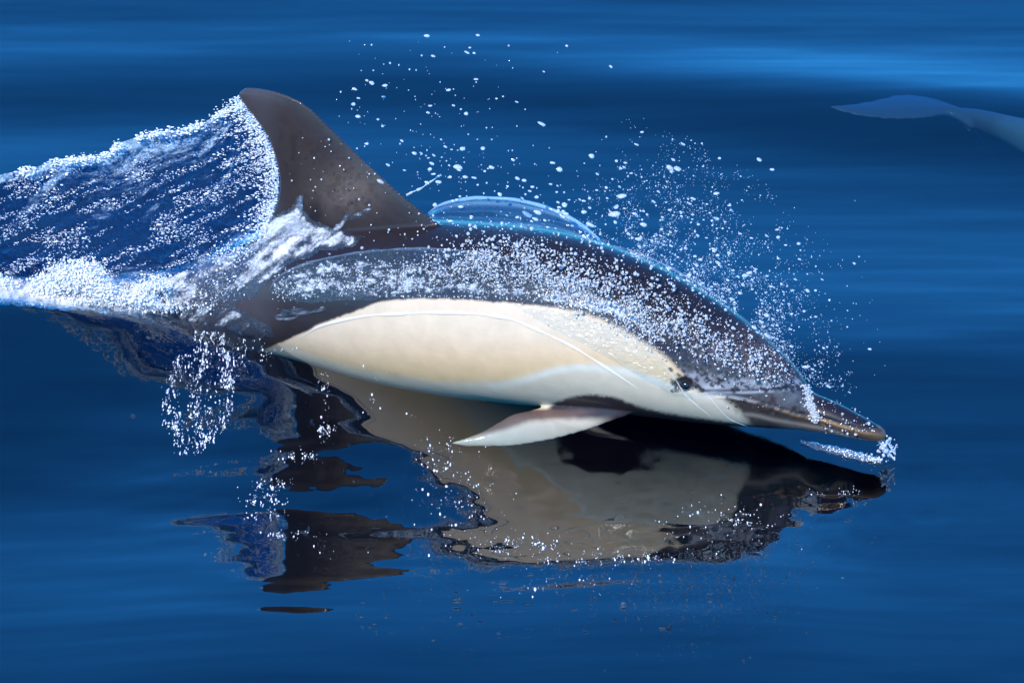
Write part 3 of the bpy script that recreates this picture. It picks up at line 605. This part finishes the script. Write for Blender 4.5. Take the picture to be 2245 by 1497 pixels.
# drops and beads close against the skin
P = []; R_ = []
DENS = lambda x: np.interp(x, [860, 950, 1060, 1200, 1420, 1520, 1620, 1740], [0, .2, .6, 1, 1, .6, .36, .2])
cl = np.array([(860, 590), (960, 585), (1060, 575), (1150, 580), (1240, 612), (1320, 650), (1400, 680), (1480, 712), (1560, 752), (1640, 790), (1720, 822)], float); sp = np.array([22, 28, 36, 48, 50, 50, 56, 62, 60, 52, 34.])
for _ in range(21000):
    x_ = 860+870*random.random()
    if random.random() > DENS(x_): continue
    c0 = np.interp(x_, cl[:, 0], cl[:, 1]); s0 = np.interp(x_, cl[:, 0], sp); y_ = c0+random.gauss(0, s0*.46); big_ = random.random() < .05
    if random.random() < .09: y_ = c0-abs(random.gauss(0, 80)); big_ = random.random() < .25
    elif float(fbm(np.array((x_-y_*.3)/34.), np.array((y_+x_*.3)/20.), 3, 12)) < random.uniform(-.5, .35): continue
    if y_ < bt(x_)+5 or (x_ > 1500 and y_ > 845): continue
    p_, n_, b_ = hit(x_, y_)
    if not b_: continue
    R_.append(random.uniform(.002, .0042) if big_ else min(.0005+random.expovariate(1/.0006), .003)); P.append(p_+n_*(R_[-1]*.4+abs(random.gauss(0, .012))))
for _ in range(7000):                                      # beads added as sun glints on the flank film
    x_ = 600+860*random.random()**.9; y_ = np.interp(x_, [600, 700, 850, 1000, 1150, 1300, 1460], [628, 612, 606, 605, 625, 662, 740])+random.gauss(0, 17)+(10 if random.random() < .4 else 0)
    p_, n_, b_ = hit(x_, y_)
    if b_ and float(vn(np.array(x_/13.), np.array(y_/6.))) > random.uniform(-.7, .5): R_.append(min(.0005+random.expovariate(1/.0006), .003)); P.append(p_+n_*.004)
for k2 in range(46):                                       # the row of bright beads along the top of the cream patch
    x_ = 850+k2*9+random.gauss(0, 3); y_ = 650+max(0, x_-1050)*.05+random.gauss(0, 2); p_, n_, b_ = hit(x_, y_); R_.append(random.uniform(.0015, .0026)); P.append(p_+n_*.002)
for _ in range(420):                                       # scattered over fin, back and beak
    x_, y_ = random.choice([(random.uniform(640, 960), random.uniform(300, 560)), (random.uniform(960, 1350), random.uniform(490, 600)), (random.uniform(1790, 1920), random.uniform(870, 950)), (random.uniform(1560, 1780), random.uniform(700, 890))])
    p_, n_, b_ = hit(x_, y_)
    if b_: R_.append(min(.0006+random.expovariate(1/.0009), .004)); P.append(p_+n_*abs(random.gauss(.001, .006)))
P = np.array(P); R_ = np.array(R_); wh = (RNG.random(len(P)) < .42) & (R_ < .0022)  # part of the small beads go white to paint in sun sparkles
v_, f_ = balls(P[~wh], R_[~wh], 1); obj('spray_on_skin', mesh('spray_on_skin', v_, f_), M_DROP, kind='stuff', label='countless beads of water driven over the dark flank and head, some put in for sun glints', cat='spray')
v_, f_ = balls(P[wh], R_[wh]*.85, 1); obj('sun_glint_beads', mesh('sun_glint_beads', v_, f_), M_FOAM_AND_GLINT, kind='stuff', label='fine white beads put in for sun glints along the dark flank', cat='foam')

P = []; R_ = []
for _ in range(150):
    k2 = random.random()**.7; a, b = curve([(1800, 976), (1830, 982), (1870, 991), (1910, 1000), (1932, 1003)], 50)[int(k2*49)]
    g = foot(a+random.gauss(0, 4), b+random.gauss(0, 3)); P.append((g[0], g[1], float(H(g[0], g[1]))+.004)); R_.append(random.uniform(.0006, .0020))
v_, f_ = balls(P, R_, 1); obj('froth_streak', mesh('froth_streak', v_, f_), M_FOAM_AND_GLINT, kind='stuff', label='tiny white froth dotting the streak of water below the beak', cat='foam')
# white flecks put in for reflected splash glints on the dark water
P = []; R_ = []
for cx_, cy_, sx_, sy_, n_ in [(712, 890, 14, 34, 50), (716, 962, 18, 14, 110), (655, 1008, 40, 12, 130), (585, 1100, 50, 30, 220), (620, 1165, 50, 10, 110), (590, 1060, 40, 12, 110), (905, 938, 14, 7, 6), (820, 900, 14, 30, 24), (960, 1005, 50, 36, 160), (1010, 1080, 80, 60, 260), (1120, 1190, 110, 26, 260), (1350, 1238, 160, 18, 330), (1580, 1150, 110, 40, 260), (1850, 1068, 50, 8, 40), (560, 800, 60, 34, 170), (850, 840, 70, 8, 90), (720, 1200, 60, 26, 16), (1250, 1300, 160, 26, 70)]:
    for _ in range(n_):
        x_ = random.gauss(cx_, sx_*.6); y_ = random.gauss(cy_, sy_*.6)
        if float(vn(np.array(x_/7.), np.array(y_/16.))) < -.1: continue
        g = foot(x_, y_); P.append((g[0], g[1], float(H(g[0], g[1]))+.0012)); R_.append(min(.0003+random.expovariate(1/.00045), .0026))
n_ = len(P); sq_ = np.stack([RNG.uniform(.7, 1.3, n_), RNG.uniform(1.0, 4.0, n_), RNG.uniform(.6, 1.1, n_)], -1)[:, None]
v_, f_ = balls(P, R_, 1, sq_); obj('reflected_glint_flecks', mesh('reflected_glint_flecks', v_, f_), M_FOAM_AND_GLINT, kind='stuff', label='scattered white flecks put in for reflected glints on the dark water beside the flank', cat='foam')
P = []; R_ = []
while len(P) < 1500:                                       # mirrored splash drawn in white flecks: a ragged ring with two strands inside
    x_ = random.uniform(345, 530); y_ = random.uniform(750, 992); e = math.hypot((x_-440+.12*(y_-870))/80, (y_-875)/112)
    d_ = math.exp(-((e-.86)/.11)**2)+.75*math.exp(-((x_-438-10*math.sin(y_/30))/9)**2)*(e < .9)+.5*math.exp(-((x_-492)/10)**2)*(e < 1)+.12*(e < .9)+.4*math.exp(-((y_-905-8*math.sin(x_/12))/5)**2)*(e < .9)
    if y_ < 800: d_ = .6*(abs(x_-460) < 34)
    if random.random() > d_*(.55+.9*float(vn(np.array(x_/4.5), np.array(y_/15.)))): continue
    g = foot(x_, y_); P.append((g[0], g[1], float(H(g[0], g[1]))+.001)); R_.append(min(.0003+random.expovariate(1/.00042), .0018))
n_ = len(P); sq_ = np.stack([RNG.uniform(.7, 1.4, n_), RNG.uniform(1.5, 6.0, n_), RNG.uniform(.6, 1.1, n_)], -1)[:, None]
v_, f_ = balls(P, R_, 1, sq_); obj('splash_reflection_lace', mesh('splash_reflection_lace', v_, f_), M_FOAM_AND_GLINT, kind='stuff', label='lacy ring of white flecks put in for the reflected splash below the tail stock', cat='foam')
